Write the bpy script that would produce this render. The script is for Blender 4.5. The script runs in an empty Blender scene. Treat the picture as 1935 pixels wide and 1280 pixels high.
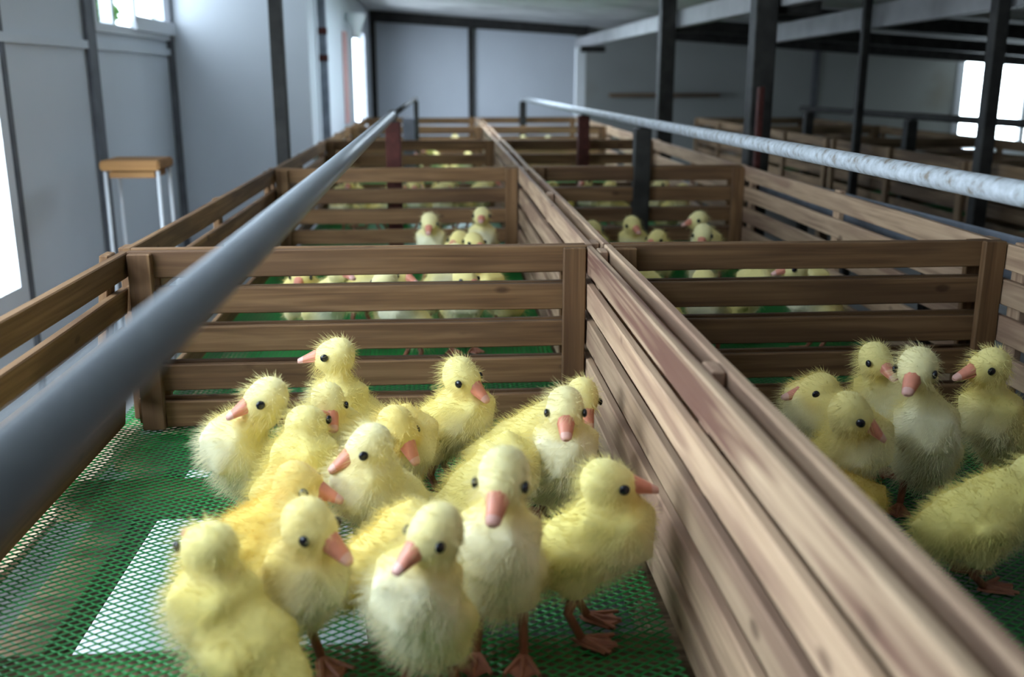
import bpy, bmesh, math, random
from mathutils import Vector, Matrix, noise
R = math.radians
PI = math.pi
C = bpy.context.scene.collection
scn = bpy.context.scene
random.seed(7)

# ------------------------------------------------------------------ camera
H = 0.641                        # eye height above the netting (z = 0)
PITCH, YAW, FPX = R(14.68), R(4.03), 1881.0
cam_d = bpy.data.cameras.new('camera')
cam = bpy.data.objects.new('camera', cam_d)
C.objects.link(cam)
cam.location = (0, 0, H)
cam.rotation_euler = (PI / 2 - PITCH, 0, -YAW)
cam_d.sensor_width = 36
cam_d.lens = FPX / 1935 * 36
cam_d.clip_start = 0.02
cam_d.dof.use_dof = True
cam_d.dof.focus_distance = 1.62
cam_d.dof.aperture_fstop = 3.4
scn.camera = cam
scn.view_settings.view_transform = 'Standard'
scn.view_settings.look = 'None'
scn.view_settings.gamma = 1
scn.view_settings.use_curve_mapping = False
scn.view_settings.exposure = -0.05
scn.cycles.use_denoising = True
scn.cycles.max_bounces = 7
scn.cycles.diffuse_bounces = 4
scn.cycles.glossy_bounces = 3
scn.cycles.transparent_max_bounces = 6
scn.cycles.caustics_reflective = False
scn.cycles.caustics_refractive = False
scn.cycles.sample_clamp_indirect = 4

# ------------------------------------------------------------------ daylight
world = bpy.data.worlds.new('overcast_sky')
scn.world = world
world.use_nodes = True
wb = world.node_tree.nodes['Background']
wb.inputs['Color'].default_value = (0.80, 0.90, 1.0, 1)
wb.inputs['Strength'].default_value = 21.0


def portal(loc, size, rot):
    d = bpy.data.lights.new('daylight_opening', 'AREA')
    d.shape = 'RECTANGLE'
    d.size, d.size_y = size
    d.cycles.is_portal = True
    o = bpy.data.objects.new('daylight_opening', d)
    C.objects.link(o)
    o.location = loc
    o.rotation_euler = rot
    return o


# pixel helpers (reference frame 1935 x 1280): where a ray of the photograph meets the place
CM = cam.rotation_euler.to_matrix()


def ray(px, py):
    return (CM @ Vector(((px - 967.5) / FPX, -(py - 640) / FPX, -1))).normalized()


def on_z(px, py, z):
    d = ray(px, py)
    return Vector((0, 0, H)) + d * ((z - H) / d.z)


def on_x(px, py, x):
    d = ray(px, py)
    return Vector((0, 0, H)) + d * (x / d.x)


def on_y(px, py, y):
    d = ray(px, py)
    return Vector((0, 0, H)) + d * (y / d.y)


# ------------------------------------------------------------------ materials
def new_mat(name):
    m = bpy.data.materials.new(name)
    m.use_nodes = True
    nt = m.node_tree
    b = nt.nodes['Principled BSDF']
    return m, nt, b


def N(nt, t, **kw):
    n = nt.nodes.new(t)
    for k, v in kw.items():
        if k in n.inputs:
            n.inputs[k].default_value = v
        else:
            setattr(n, k, v)
    return n


def L(nt, a, b):
    nt.links.new(a, b)


def ramp(nt, fac, stops):
    r = nt.nodes.new('ShaderNodeValToRGB')
    e = r.color_ramp.elements
    while len(e) < len(stops):
        e.new(0.5)
    for i, (p, c) in enumerate(stops):
        e[i].position = p
        e[i].color = (*c, 1)
    L(nt, fac, r.inputs['Fac'])
    return r.outputs['Color']


def plain(name, col, rough=0.6, spec=0.4, metal=0.0, var=0.12, scale=20, bump=0.0):
    m, nt, b = new_mat(name)
    tc = N(nt, 'ShaderNodeTexCoord')
    n = N(nt, 'ShaderNodeTexNoise', Scale=scale, Detail=4.0)
    L(nt, tc.outputs['Object'], n.inputs['Vector'])
    c0 = tuple(max(0, x * (1 - var)) for x in col)
    c1 = tuple(min(1, x * (1 + var)) for x in col)
    L(nt, ramp(nt, n.outputs['Fac'], [(0.3, c0), (0.7, c1)]), b.inputs['Base Color'])
    b.inputs['Roughness'].default_value = rough
    b.inputs['Specular IOR Level'].default_value = spec
    b.inputs['Metallic'].default_value = metal
    if bump:
        bp = N(nt, 'ShaderNodeBump', Strength=bump, Distance=0.002)
        L(nt, n.outputs['Fac'], bp.inputs['Height'])
        L(nt, bp.outputs['Normal'], b.inputs['Normal'])
    return m


def wood_mat(name, pale, mid, dark, stain, stain_amt, rough=0.72, lo=0.48, hi=0.60, st_scale=(1.6, 14, 14)):
    """sawn timber: grain along local X, knots, long stains"""
    m, nt, b = new_mat(name)
    tc = N(nt, 'ShaderNodeTexCoord')
    oi = N(nt, 'ShaderNodeObjectInfo')
    off = N(nt, 'ShaderNodeVectorMath', operation='SCALE')
    cmb = N(nt, 'ShaderNodeCombineXYZ')
    for k in range(3):
        L(nt, oi.outputs['Random'], cmb.inputs[k])
    L(nt, cmb.outputs[0], off.inputs[0])
    off.inputs['Scale'].default_value = 37.0
    add = N(nt, 'ShaderNodeVectorMath', operation='ADD')
    L(nt, tc.outputs['Object'], add.inputs[0])
    L(nt, off.outputs[0], add.inputs[1])
    mp = N(nt, 'ShaderNodeMapping')
    mp.inputs['Scale'].default_value = (2.2, 60, 60)
    L(nt, add.outputs[0], mp.inputs['Vector'])
    gr = N(nt, 'ShaderNodeTexNoise', Scale=1.5, Detail=6.0, Distortion=0.6)
    L(nt, mp.outputs[0], gr.inputs['Vector'])
    grain = ramp(nt, gr.outputs['Fac'], [(0.28, dark), (0.47, mid), (0.7, pale)])
    mp2 = N(nt, 'ShaderNodeMapping')
    mp2.inputs['Scale'].default_value = st_scale
    L(nt, add.outputs[0], mp2.inputs['Vector'])
    st = N(nt, 'ShaderNodeTexNoise', Scale=1.3, Detail=3.0, Distortion=0.4)
    L(nt, mp2.outputs[0], st.inputs['Vector'])
    mask = ramp(nt, st.outputs['Fac'], [(lo, (0, 0, 0)), (hi, (1, 1, 1))])
    ms = N(nt, 'ShaderNodeMath', operation='MULTIPLY')
    L(nt, mask, ms.inputs[0])
    ms.inputs[1].default_value = stain_amt
    mix = N(nt, 'ShaderNodeMix', data_type='RGBA')
    L(nt, ms.outputs[0], mix.inputs['Factor'])
    L(nt, grain, mix.inputs['A'])
    mix.inputs['B'].default_value = (*stain, 1)
    # knots
    vo = N(nt, 'ShaderNodeTexVoronoi', Scale=1.0)
    mp3 = N(nt, 'ShaderNodeMapping')
    mp3.inputs['Scale'].default_value = (7, 14, 14)
    L(nt, add.outputs[0], mp3.inputs['Vector'])
    L(nt, mp3.outputs[0], vo.inputs['Vector'])
    kn = ramp(nt, vo.outputs['Distance'], [(0.07, (1, 1, 1)), (0.13, (0, 0, 0))])
    km = N(nt, 'ShaderNodeMath', operation='MULTIPLY')
    L(nt, kn, km.inputs[0])
    km.inputs[1].default_value = 0.7
    mix2 = N(nt, 'ShaderNodeMix', data_type='RGBA')
    L(nt, km.outputs[0], mix2.inputs['Factor'])
    L(nt, mix.outputs['Result'], mix2.inputs['A'])
    mix2.inputs['B'].default_value = (dark[0] * 0.45, dark[1] * 0.4, dark[2] * 0.4, 1)
    # board-to-board tone
    hs = N(nt, 'ShaderNodeHueSaturation')
    mr = N(nt, 'ShaderNodeMapRange')
    mr.inputs['To Min'].default_value = 0.8
    mr.inputs['To Max'].default_value = 1.15
    L(nt, oi.outputs['Random'], mr.inputs['Value'])
    L(nt, mr.outputs[0], hs.inputs['Value'])
    L(nt, mix2.outputs['Result'], hs.inputs['Color'])
    L(nt, hs.outputs['Color'], b.inputs['Base Color'])
    b.inputs['Roughness'].default_value = rough
    b.inputs['Specular IOR Level'].default_value = 0.25
    bp = N(nt, 'ShaderNodeBump', Strength=0.35, Distance=0.001)
    L(nt, gr.outputs['Fac'], bp.inputs['Height'])
    L(nt, bp.outputs['Normal'], b.inputs['Normal'])
    return m


M = {}
M['wood'] = wood_mat('sawn_pine', (0.52, 0.355, 0.235), (0.43, 0.285, 0.185), (0.27, 0.17, 0.11), (0.22, 0.12, 0.085), 0.6)
M['wood_end'] = wood_mat('shade_toned_pine', (0.25, 0.14, 0.068), (0.185, 0.098, 0.044), (0.115, 0.057, 0.027), (0.085, 0.042, 0.022), 0.6)  # darker copy of the pine: shade on end and outer boards painted in
M['wood_old'] = wood_mat('aged_pine', (0.30, 0.20, 0.12), (0.22, 0.14, 0.08), (0.13, 0.08, 0.045), (0.07, 0.04, 0.025), 0.7)
M['wood_stained'] = wood_mat('stained_pine', (0.50, 0.35, 0.23), (0.42, 0.285, 0.185), (0.27, 0.17, 0.11), (0.115, 0.046, 0.034), 0.9, lo=0.42, hi=0.56, st_scale=(1.1, 26, 26))
M['net'] = plain('green_plastic', (0.010, 0.21, 0.036), 0.38, 0.5, var=0.15, scale=6)
M['rail_grey'] = plain('grey_pipe', (0.25, 0.27, 0.30), 0.36, 0.5, var=0.06, scale=8)
M['dark_steel'] = plain('dark_painted_steel', (0.028, 0.026, 0.024), 0.6, 0.3, var=0.5, scale=18)
M['rust'] = plain('red_oxide_paint', (0.075, 0.022, 0.018), 0.7, 0.2, var=0.4, scale=30)
M['white_paint'] = plain('white_paint', (0.72, 0.74, 0.78), 0.5, 0.4, var=0.03, scale=5)
M['white_plastic'] = plain('white_plastic', (0.85, 0.87, 0.9), 0.5, 0.4, var=0.02, scale=5)
M['pink'] = plain('pink_paint', (0.62, 0.36, 0.34), 0.6, 0.3, var=0.06, scale=5)
M['grey_trim'] = plain('grey_joint', (0.13, 0.135, 0.15), 0.6, 0.3, var=0.2, scale=12)
M['beam_white'] = plain('pale_beam_paint', (0.36, 0.355, 0.365), 0.6, 0.3, var=0.12, scale=9)
M['ceiling'] = plain('grey_ceiling', (0.60, 0.60, 0.59), 0.8, 0.2, var=0.25, scale=3)
M['concrete'] = plain('damp_concrete', (0.10, 0.095, 0.085), 0.7, 0.3, var=0.35, scale=7, bump=0.3)
M['pale_floor'] = plain('door_lit_concrete', (0.42, 0.42, 0.42), 0.55, 0.4, var=0.15, scale=4)  # paler aisle strip: daylight from the door painted into the floor colour
M['sheet'] = plain('daylight_patch_white', (0.80, 0.82, 0.86), 0.55, 0.3, var=0.08, scale=6)  # stands in for daylight reflected below the netting
M['channel'] = plain('blue_grey_steel', (0.20, 0.22, 0.27), 0.5, 0.5, var=0.25, scale=14)
M['beak'] = plain('pink_beak', (0.68, 0.25, 0.165), 0.42, 0.5, var=0.12, scale=60)
M['beak_nail'] = plain('pale_beak_tip', (0.72, 0.40, 0.34), 0.4, 0.5, var=0.05, scale=60)
M['leg'] = plain('orange_leg', (0.32, 0.125, 0.075), 0.5, 0.4, var=0.2, scale=80)
M['leaf'] = plain('leaf_green', (0.05, 0.13, 0.02), 0.5, 0.3, var=0.4, scale=9)


def eye_material():
    m, nt, b = new_mat('dark_eye')
    b.inputs['Base Color'].default_value = (0.006, 0.006, 0.012, 1)
    b.inputs['Roughness'].default_value = 0.08
    return m


M['eye'] = eye_material()
M['stool_wood'] = wood_mat('varnished_seat', (0.46, 0.25, 0.09), (0.40, 0.20, 0.07), (0.30, 0.14, 0.05), (0.2, 0.09, 0.04), 0.3)


def galvanised():
    m, nt, b = new_mat('flaking_galvanised_steel')
    tc = N(nt, 'ShaderNodeTexCoord')
    n = N(nt, 'ShaderNodeTexNoise', Scale=55.0, Detail=6.0)
    L(nt, tc.outputs['Object'], n.inputs['Vector'])
    c = ramp(nt, n.outputs['Fac'], [(0.3, (0.20, 0.17, 0.14)), (0.45, (0.36, 0.38, 0.41)), (0.7, (0.52, 0.55, 0.60))])
    L(nt, c, b.inputs['Base Color'])
    b.inputs['Roughness'].default_value = 0.55
    bp = N(nt, 'ShaderNodeBump', Strength=0.8, Distance=0.003)
    L(nt, n.outputs['Fac'], bp.inputs['Height'])
    L(nt, bp.outputs['Normal'], b.inputs['Normal'])
    return m


M['galv'] = galvanised()


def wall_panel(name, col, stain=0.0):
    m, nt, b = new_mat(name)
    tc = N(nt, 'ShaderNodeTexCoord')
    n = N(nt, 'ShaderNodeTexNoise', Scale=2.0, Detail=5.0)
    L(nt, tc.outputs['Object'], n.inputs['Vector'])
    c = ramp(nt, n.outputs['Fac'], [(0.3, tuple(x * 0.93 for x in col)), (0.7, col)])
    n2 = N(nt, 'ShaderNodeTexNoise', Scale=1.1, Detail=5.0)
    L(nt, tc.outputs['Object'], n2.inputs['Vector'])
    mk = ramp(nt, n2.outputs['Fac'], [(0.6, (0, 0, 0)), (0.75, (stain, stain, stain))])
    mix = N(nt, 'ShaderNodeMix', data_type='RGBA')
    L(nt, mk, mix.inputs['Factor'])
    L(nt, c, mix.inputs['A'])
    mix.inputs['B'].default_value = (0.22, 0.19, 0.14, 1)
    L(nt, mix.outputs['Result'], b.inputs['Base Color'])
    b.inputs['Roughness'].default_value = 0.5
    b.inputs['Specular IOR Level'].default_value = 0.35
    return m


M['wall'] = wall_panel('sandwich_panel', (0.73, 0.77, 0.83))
M['wall_far'] = wall_panel('grey_sandwich_panel', (0.34, 0.35, 0.33), 0.6)  # darker grey than the other wall panels, with brown stain patches


def glass():
    m, nt, b = new_mat('window_glass')
    tr = N(nt, 'ShaderNodeBsdfTransparent')
    tr.inputs['Color'].default_value = (0.93, 0.96, 0.96, 1)
    gl = N(nt, 'ShaderNodeBsdfGlossy')
    gl.inputs['Roughness'].default_value = 0.02
    mx = N(nt, 'ShaderNodeMixShader')
    mx.inputs[0].default_value = 0.06
    L(nt, tr.outputs[0], mx.inputs[1])
    L(nt, gl.outputs[0], mx.inputs[2])
    L(nt, mx.outputs[0], nt.nodes['Material Output'].inputs['Surface'])
    return m


M['glass'] = glass()


def added_roof_sheet():
    m, nt, b = new_mat('added_roof_light')  # pane of the unseen, added skylights
    tr = N(nt, 'ShaderNodeBsdfTransparent')
    tr.inputs['Color'].default_value = (0.75, 0.78, 0.80, 1)
    L(nt, tr.outputs[0], nt.nodes['Material Output'].inputs['Surface'])
    return m


M['added_roof_sheet'] = added_roof_sheet()


def dimming_pane():
    m, nt, b = new_mat('dimming_glass')
    tr = N(nt, 'ShaderNodeBsdfTransparent')
    tr.inputs['Color'].default_value = (0.55, 0.57, 0.58, 1)  # pane tint darkened to cut the daylight from the high window
    L(nt, tr.outputs[0], nt.nodes['Material Output'].inputs['Surface'])
    return m


M['dimming_glass'] = dimming_pane()


def frosted():
    m, nt, b = new_mat('frosted_glass')
    tr = N(nt, 'ShaderNodeBsdfTransparent')
    tr.inputs['Color'].default_value = (0.62, 0.64, 0.66, 1)
    L(nt, tr.outputs[0], nt.nodes['Material Output'].inputs['Surface'])
    return m


M['frosted'] = frosted()


def down_mat():
    m, nt, b = new_mat('gosling_down')
    at = N(nt, 'ShaderNodeAttribute', attribute_name='tint')
    tc = N(nt, 'ShaderNodeTexCoord')
    n = N(nt, 'ShaderNodeTexNoise', Scale=38.0, Detail=4.0)
    L(nt, tc.outputs['Object'], n.inputs['Vector'])
    mr = N(nt, 'ShaderNodeMapRange')
    mr.inputs['To Min'].default_value = 0.86
    mr.inputs['To Max'].default_value = 1.12
    L(nt, n.outputs['Fac'], mr.inputs['Value'])
    hs = N(nt, 'ShaderNodeHueSaturation')
    L(nt, mr.outputs[0], hs.inputs['Value'])
    L(nt, at.outputs['Color'], hs.inputs['Color'])
    L(nt, hs.outputs['Color'], b.inputs['Base Color'])
    b.inputs['Roughness'].default_value = 0.95
    b.inputs['Specular IOR Level'].default_value = 0.08
    b.inputs['Sheen Weight'].default_value = 0.15
    b.inputs['Sheen Roughness'].default_value = 0.6
    return m


M['down'] = down_mat()


# ------------------------------------------------------------------ object helpers
def tag(o, label=None, cat=None, group=None, kind=None):
    if label:
        o['label'] = label
    if cat:
        o['category'] = cat
    if group:
        o['group'] = group
    if kind:
        o['kind'] = kind
    return o


def empty(name, loc=(0, 0, 0), parent=None):
    o = bpy.data.objects.new(name, None)
    C.objects.link(o)
    o.location = loc
    o.empty_display_size = 0.05
    if parent:
        o.parent = parent
    return o


def link(name, bm, mat, parent=None, loc=(0, 0, 0), smooth=False):
    me = bpy.data.meshes.new(name)
    bm.normal_update()
    bm.to_mesh(me)
    bm.free()
    for m in (mat if isinstance(mat, (list, tuple)) else [mat]):
        me.materials.append(m)
    if smooth:
        for p in me.polygons:
            p.use_smooth = True
    o = bpy.data.objects.new(name, me)
    C.objects.link(o)
    o.location = loc
    if parent:
        o.parent = parent
    return o


def add_box(bm, c, s, rot=None):
    vs = []
    for dx in (-0.5, 0.5):
        for dy in (-0.5, 0.5):
            for dz in (-0.5, 0.5):
                v = Vector((dx * s[0], dy * s[1], dz * s[2]))
                if rot is not None:
                    v = rot @ v
                vs.append(bm.verts.new(Vector(c) + v))
    for f in ((0, 1, 3, 2), (4, 6, 7, 5), (0, 4, 5, 1), (2, 3, 7, 6), (0, 2, 6, 4), (1, 5, 7, 3)):
        bm.faces.new([vs[i] for i in f])
    return vs


def bevel(bm, w, seg=1):
    bmesh.ops.bevel(bm, geom=list(bm.edges), offset=w, segments=seg, affect='EDGES', clamp_overlap=True)


def box_obj(name, c, s, mat, parent=None, bev=0.0, rot=None):
    bm = bmesh.new()
    add_box(bm, (0, 0, 0), s, rot)
    if bev:
        bevel(bm, bev)
    return link(name, bm, mat, parent, c)


def add_tube(bm, pts, radii, seg=12, cap=True):
    rings = []
    n = len(pts)
    pts = [Vector(p) for p in pts]
    up = None
    for i, p in enumerate(pts):
        t = (pts[min(i + 1, n - 1)] - pts[max(i - 1, 0)]).normalized()
        if up is None:
            up = Vector((0, 0, 1)) if abs(t.z) < 0.9 else Vector((1, 0, 0))
        a = t.cross(up).normalized()
        b = a.cross(t).normalized()
        up = b
        r = radii[i] if isinstance(radii, (list, tuple)) else radii
        rings.append([bm.verts.new(p + a * (r * math.cos(2 * PI * k / seg)) + b * (r * math.sin(2 * PI * k / seg))) for k in range(seg)])
    for i in range(n - 1):
        for k in range(seg):
            bm.faces.new((rings[i][k], rings[i + 1][k], rings[i + 1][(k + 1) % seg], rings[i][(k + 1) % seg]))
    if cap:
        bm.faces.new(rings[0])
        bm.faces.new(rings[-1][::-1])


def add_ell(bm, c, r, rot=None, sub=2):
    res = bmesh.ops.create_icosphere(bm, subdivisions=sub, radius=1.0)
    for v in res['verts']:
        p = Vector((v.co.x * r[0], v.co.y * r[1], v.co.z * r[2]))
        if rot is not None:
            p = rot @ p
        v.co = Vector(c) + p


# ------------------------------------------------------------------ the building
GZ = -0.45                     # ground below the raised pens
WX = -1.36                     # wall with the window and door
WY = 5.35                      # short return wall
BY = 10.2                      # back wall
LX = -0.665                     # narrow wall beyond the return
RX = 6.9
REAR = -2.6


def ceil_z(x):
    return H + 0.585 - 0.068 * x


def struct(o):
    o['kind'] = 'structure'
    return o


struct(box_obj('floor', ((WX + RX) / 2 - 0.1, (BY + REAR) / 2, GZ - 0.05), (RX - WX + 0.6, BY - REAR + 0.6, 0.1), M['concrete']))


struct(box_obj('floor_aisle', ((WX - 1.02) / 2, (WY + REAR) / 2, GZ + 0.006), (-1.02 - WX - 0.02, WY - REAR - 0.1, 0.012), M['pale_floor']))


def wall_with_holes(name, axis, pos, thick, a0, a1, z0, z1, holes, mat):
    """wall in the plane axis = pos, built as one mesh of blocks around its openings"""
    bm = bmesh.new()
    av = sorted({a0, a1, *[h[0] for h in holes], *[h[1] for h in holes]})
    zv = sorted({z0, z1, *[h[2] for h in holes], *[h[3] for h in holes]})
    for i in range(len(av) - 1):
        for j in range(len(zv) - 1):
            am, zm = (av[i] + av[i + 1]) / 2, (zv[j] + zv[j + 1]) / 2
            if any(h[0] < am < h[1] and h[2] < zm < h[3] for h in holes):
                continue
            s = (thick, av[i + 1] - av[i], zv[j + 1] - zv[j])
            c = (pos, am, zm)
            if axis == 'y':
                s = (s[1], s[0], s[2])
                c = (am, pos, zm)
            add_box(bm, c, s)
    bmesh.ops.remove_doubles(bm, verts=bm.verts, dist=1e-5)
    return struct(link(name, bm, mat))


# openings on the left: a high window, a glazed door, and two more windows nearer
wA, wB = on_x(172, 58, WX), on_x(350, 82, WX)
dB = on_x(46, 570, WX)
W1 = (wA.y, wB.y - 0.02, (wA.z + wB.z) / 2, H + 0.60)
D1 = (dB.y - 0.85, dB.y, dB.z, on_x(4, 100, WX).z)
W2 = (0.2, 1.6, 0.2, H + 0.5)
TOPZ = H + 0.9
wall_with_holes('wall_left', 'x', WX - 0.03, 0.06, REAR, WY, GZ, TOPZ, [W1, D1, W2], M['wall'])
for Wn in (W1, D1, W2):
    portal((WX - 0.07, (Wn[0] + Wn[1]) / 2, (Wn[2] + Wn[3]) / 2), (Wn[3] - Wn[2], Wn[1] - Wn[0]), (0, -PI / 2, 0))
struct(box_obj('wall_return', ((WX + LX) / 2 - 0.03, WY + 0.03, (GZ + TOPZ) / 2), (LX - WX + 0.06, 0.06, TOPZ - GZ), M['wall']))
W4 = (8.0, 9.35, -0.05, H + 0.42)
wall_with_holes('wall_left_far', 'x', LX - 0.03, 0.06, WY + 0.06, BY, GZ, TOPZ, [W4], M['wall'])
portal((LX - 0.07, (W4[0] + W4[1]) / 2, (W4[2] + W4[3]) / 2), (W4[3] - W4[2], W4[1] - W4[0]), (0, -PI / 2, 0))
# back wall with the bright opening far to the right
o1, o2 = on_y(1818, 112, BY), on_y(1960, 285, BY)
W5 = (o1.x, o2.x + 0.5, o2.z, o1.z)
WSPLIT = on_y(1088, 150, BY).x
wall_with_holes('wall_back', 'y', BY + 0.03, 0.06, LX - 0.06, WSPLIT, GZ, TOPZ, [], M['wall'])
wall_with_holes('wall_back_grey', 'y', BY + 0.03, 0.06, WSPLIT, RX, GZ, TOPZ, [W5], M['wall_far'])
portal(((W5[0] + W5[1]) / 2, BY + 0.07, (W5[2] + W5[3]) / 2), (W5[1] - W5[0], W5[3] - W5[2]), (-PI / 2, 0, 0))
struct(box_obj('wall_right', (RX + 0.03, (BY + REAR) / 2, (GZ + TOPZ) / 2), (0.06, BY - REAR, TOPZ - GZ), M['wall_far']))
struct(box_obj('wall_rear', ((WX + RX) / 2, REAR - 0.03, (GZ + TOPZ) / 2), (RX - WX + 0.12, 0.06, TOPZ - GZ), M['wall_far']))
# sloping ceiling with unseen roof lights added to brighten pens and back wall
SKY = [(0.05, 0.80, 5.45, 7.2), (-1.25, -0.75, 0.2, 2.3)]


def ceiling_mesh():
    bm = bmesh.new()
    xs = sorted({WX - 0.06, RX + 0.06, *[a[0] for a in SKY], *[a[1] for a in SKY]})
    ys_ = sorted({REAR - 0.06, BY + 0.06, *[a[2] for a in SKY], *[a[3] for a in SKY]})
    for i in range(len(xs) - 1):
        for j in range(len(ys_) - 1):
            xm, ym = (xs[i] + xs[i + 1]) / 2, (ys_[j] + ys_[j + 1]) / 2
            if any(a[0] < xm < a[1] and a[2] < ym < a[3] for a in SKY):
                continue
            vs = [bm.verts.new((x, y, ceil_z(x) + z)) for z in (0, 0.06) for x, y in
                  ((xs[i], ys_[j]), (xs[i + 1], ys_[j]), (xs[i + 1], ys_[j + 1]), (xs[i], ys_[j + 1]))]
            for f in ((3, 2, 1, 0), (4, 5, 6, 7), (0, 1, 5, 4), (1, 2, 6, 5), (2, 3, 7, 6), (3, 0, 4, 7)):
                bm.faces.new([vs[q] for q in f])
    return bm


struct(link('ceiling', ceiling_mesh(), M['ceiling']))
for q, (xa, xb, ya, yb) in enumerate(SKY):
    xm = (xa + xb) / 2
    portal((xm, (ya + yb) / 2, ceil_z(xm) + 0.07), (xb - xa, yb - ya), (0, math.atan(0.068), 0))
    o = struct(box_obj('window_%d' % (q + 6), (xm, (ya + yb) / 2, ceil_z(xm) + 0.03), (xb - xa - 0.01, yb - ya - 0.01, 0.006), M['added_roof_sheet']))  # unseen skylight, added for its light
    o.rotation_euler = (0, math.atan(0.068), 0)


def window(name, Wn, frame=0.045, mull=(), pane='glass'):
    y0, y1, z0, z1 = Wn
    bm = bmesh.new()
    add_box(bm, (0, (y0 + y1) / 2, z0 + frame / 2), (0.09, y1 - y0, frame))
    add_box(bm, (0, (y0 + y1) / 2, z1 - frame / 2), (0.09, y1 - y0, frame))
    for y in (y0 + frame / 2, y1 - frame / 2):
        add_box(bm, (0, y, (z0 + z1) / 2), (0.09, frame, z1 - z0 - 2 * frame))
    for t in mull:
        add_box(bm, (0, y0 + t * (y1 - y0), (z0 + z1) / 2), (0.05, frame * 0.8, z1 - z0 - 2 * frame))
    o = struct(link(name, bm, M['white_paint'], None, (WX - 0.025, 0, 0)))
    box_obj('pane', (-0.02, (y0 + y1) / 2, (z0 + z1) / 2), (0.005, y1 - y0 - frame, z1 - z0 - frame), M[pane], o)
    return o


w1 = window('window_1', W1, 0.035, (0.2,), 'dimming_glass')
# tilted inner sash with a deep bottom rail
sy0, sy1 = W1[0] + 0.33 * (W1[1] - W1[0]), W1[0] + 0.80 * (W1[1] - W1[0])
bm = bmesh.new()
add_box(bm, (0.05, (sy0 + sy1) / 2, W1[2] + 0.055), (0.03, sy1 - sy0, 0.06))
for y in (sy0, sy1):
    add_box(bm, (0.05, y, (W1[2] + W1[3]) / 2 + 0.03), (0.03, 0.03, W1[3] - W1[2] - 0.05))
link('sash', bm, M['white_paint'], w1)
window('window_2', W2, 0.05, (0.5,))
d1 = window('door_1', D1, 0.06)
# frames of the slit window by the far corner and of the far opening
bm = bmesh.new()
for y in (W4[0] + 0.025, W4[1] - 0.025):
    add_box(bm, (LX - 0.02, y, (W4[2] + W4[3]) / 2), (0.05, 0.05, W4[3] - W4[2]))
for z in (W4[2] + 0.025, W4[3] - 0.025):
    add_box(bm, (LX - 0.02, (W4[0] + W4[1]) / 2, z), (0.05, W4[1] - W4[0] - 0.1, 0.05))
w4 = struct(link('window_4', bm, M['white_paint']))
box_obj('pane', (LX - 0.03, (W4[0] + W4[1]) / 2, (W4[2] + W4[3]) / 2), (0.005, W4[1] - W4[0] - 0.1, W4[3] - W4[2] - 0.1), M['frosted'], w4)
bm = bmesh.new()
for x in (W5[0], (W5[0] + W5[1]) / 2, W5[1]):
    add_box(bm, (x, BY, (W5[2] + W5[3]) / 2), (0.07, 0.05, W5[3] - W5[2]))
for z in (W5[2], W5[3]):
    add_box(bm, ((W5[0] + W5[1]) / 2, BY, z), (W5[1] - W5[0] + 0.07, 0.05, 0.06))
w5 = struct(link('window_5', bm, M['white_paint']))
box_obj('pane', ((W5[0] + W5[1]) / 2, BY + 0.03, (W5[2] + W5[3]) / 2), (W5[1] - W5[0], 0.005, W5[3] - W5[2]), M['glass'], w5)

# joint strips of the wall panels
k = 1


def trim(c, s, mat='grey_trim'):
    global k
    struct(box_obj('trim_%d' % k, c, s, M[mat]))
    k += 1


ys = on_x(190, 300, WX).y
trim((WX + 0.008, ys, (GZ + TOPZ) / 2), (0.016, 0.10, TOPZ - GZ))
trim((WX + 0.012, WY - 0.02, (GZ + TOPZ) / 2), (0.03, 0.045, TOPZ - GZ))
trim((WX + 0.006, dB.y + 0.05, (GZ + TOPZ) / 2), (0.012, 0.03, TOPZ - GZ))
sl = on_x(260, 85, WX)
trim((WX + 0.008, (dB.y + WY) / 2, sl.z - 0.02), (0.014, WY - dB.y, 0.03), 'wall')
zt = ceil_z(LX) + 0.02
bx = on_y(890, 120, BY).x
trim((bx, BY - 0.02, (GZ + zt) / 2), (0.055, 0.04, zt - GZ), 'dark_steel')
trim((LX + 0.02, BY - 0.03, (GZ + zt) / 2), (0.06, 0.05, zt - GZ), 'dark_steel')
for px in (1540,):
    xx = on_y(px, 150, BY).x
    trim((xx, BY - 0.01, (GZ + ceil_z(xx)) / 2), (0.06, 0.02, ceil_z(xx) - GZ), 'grey_trim')
# eaves beam across the back
e0, e1 = on_y(705, 30, BY - 0.1), on_y(1112, 58, BY - 0.1)
ang = math.atan2(e1.z - e0.z, e1.x - e0.x)
struct(box_obj('trim_%d' % k, ((e0.x + e1.x) / 2, BY - 0.06, (e0.z + e1.z) / 2), ((e1 - e0).length, 0.09, 0.10), M['dark_steel'],
               rot=Matrix.Rotation(-ang, 3, 'Y')))
k += 1
# things on the narrow far wall
p = on_x(651, 150, LX)
tag(box_obj('pink_strip', (LX + 0.012, p.y, H + 0.0), (0.02, 0.18, 0.62), M['pink'], bev=0.003),
    'pink vertical strip fixed to the narrow white wall behind the pens', 'wall strip')
p = on_x(651, 42, LX)
bm = bmesh.new()
add_tube(bm, [(0, 0, -0.11), (0, 0, -0.05), (0, 0, 0.03), (0, 0, 0.06)], [0.03, 0.035, 0.07, 0.072], 18)
fn = tag(link('wall_funnel', bm, M['white_plastic'], None, (LX + 0.08, p.y, p.z), True),
         'small white funnel-shaped fitting above the pink wall strip', 'wall fitting')
box_obj('bracket', (-0.05, 0, 0.02), (0.06, 0.03, 0.03), M['white_paint'], fn)
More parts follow.
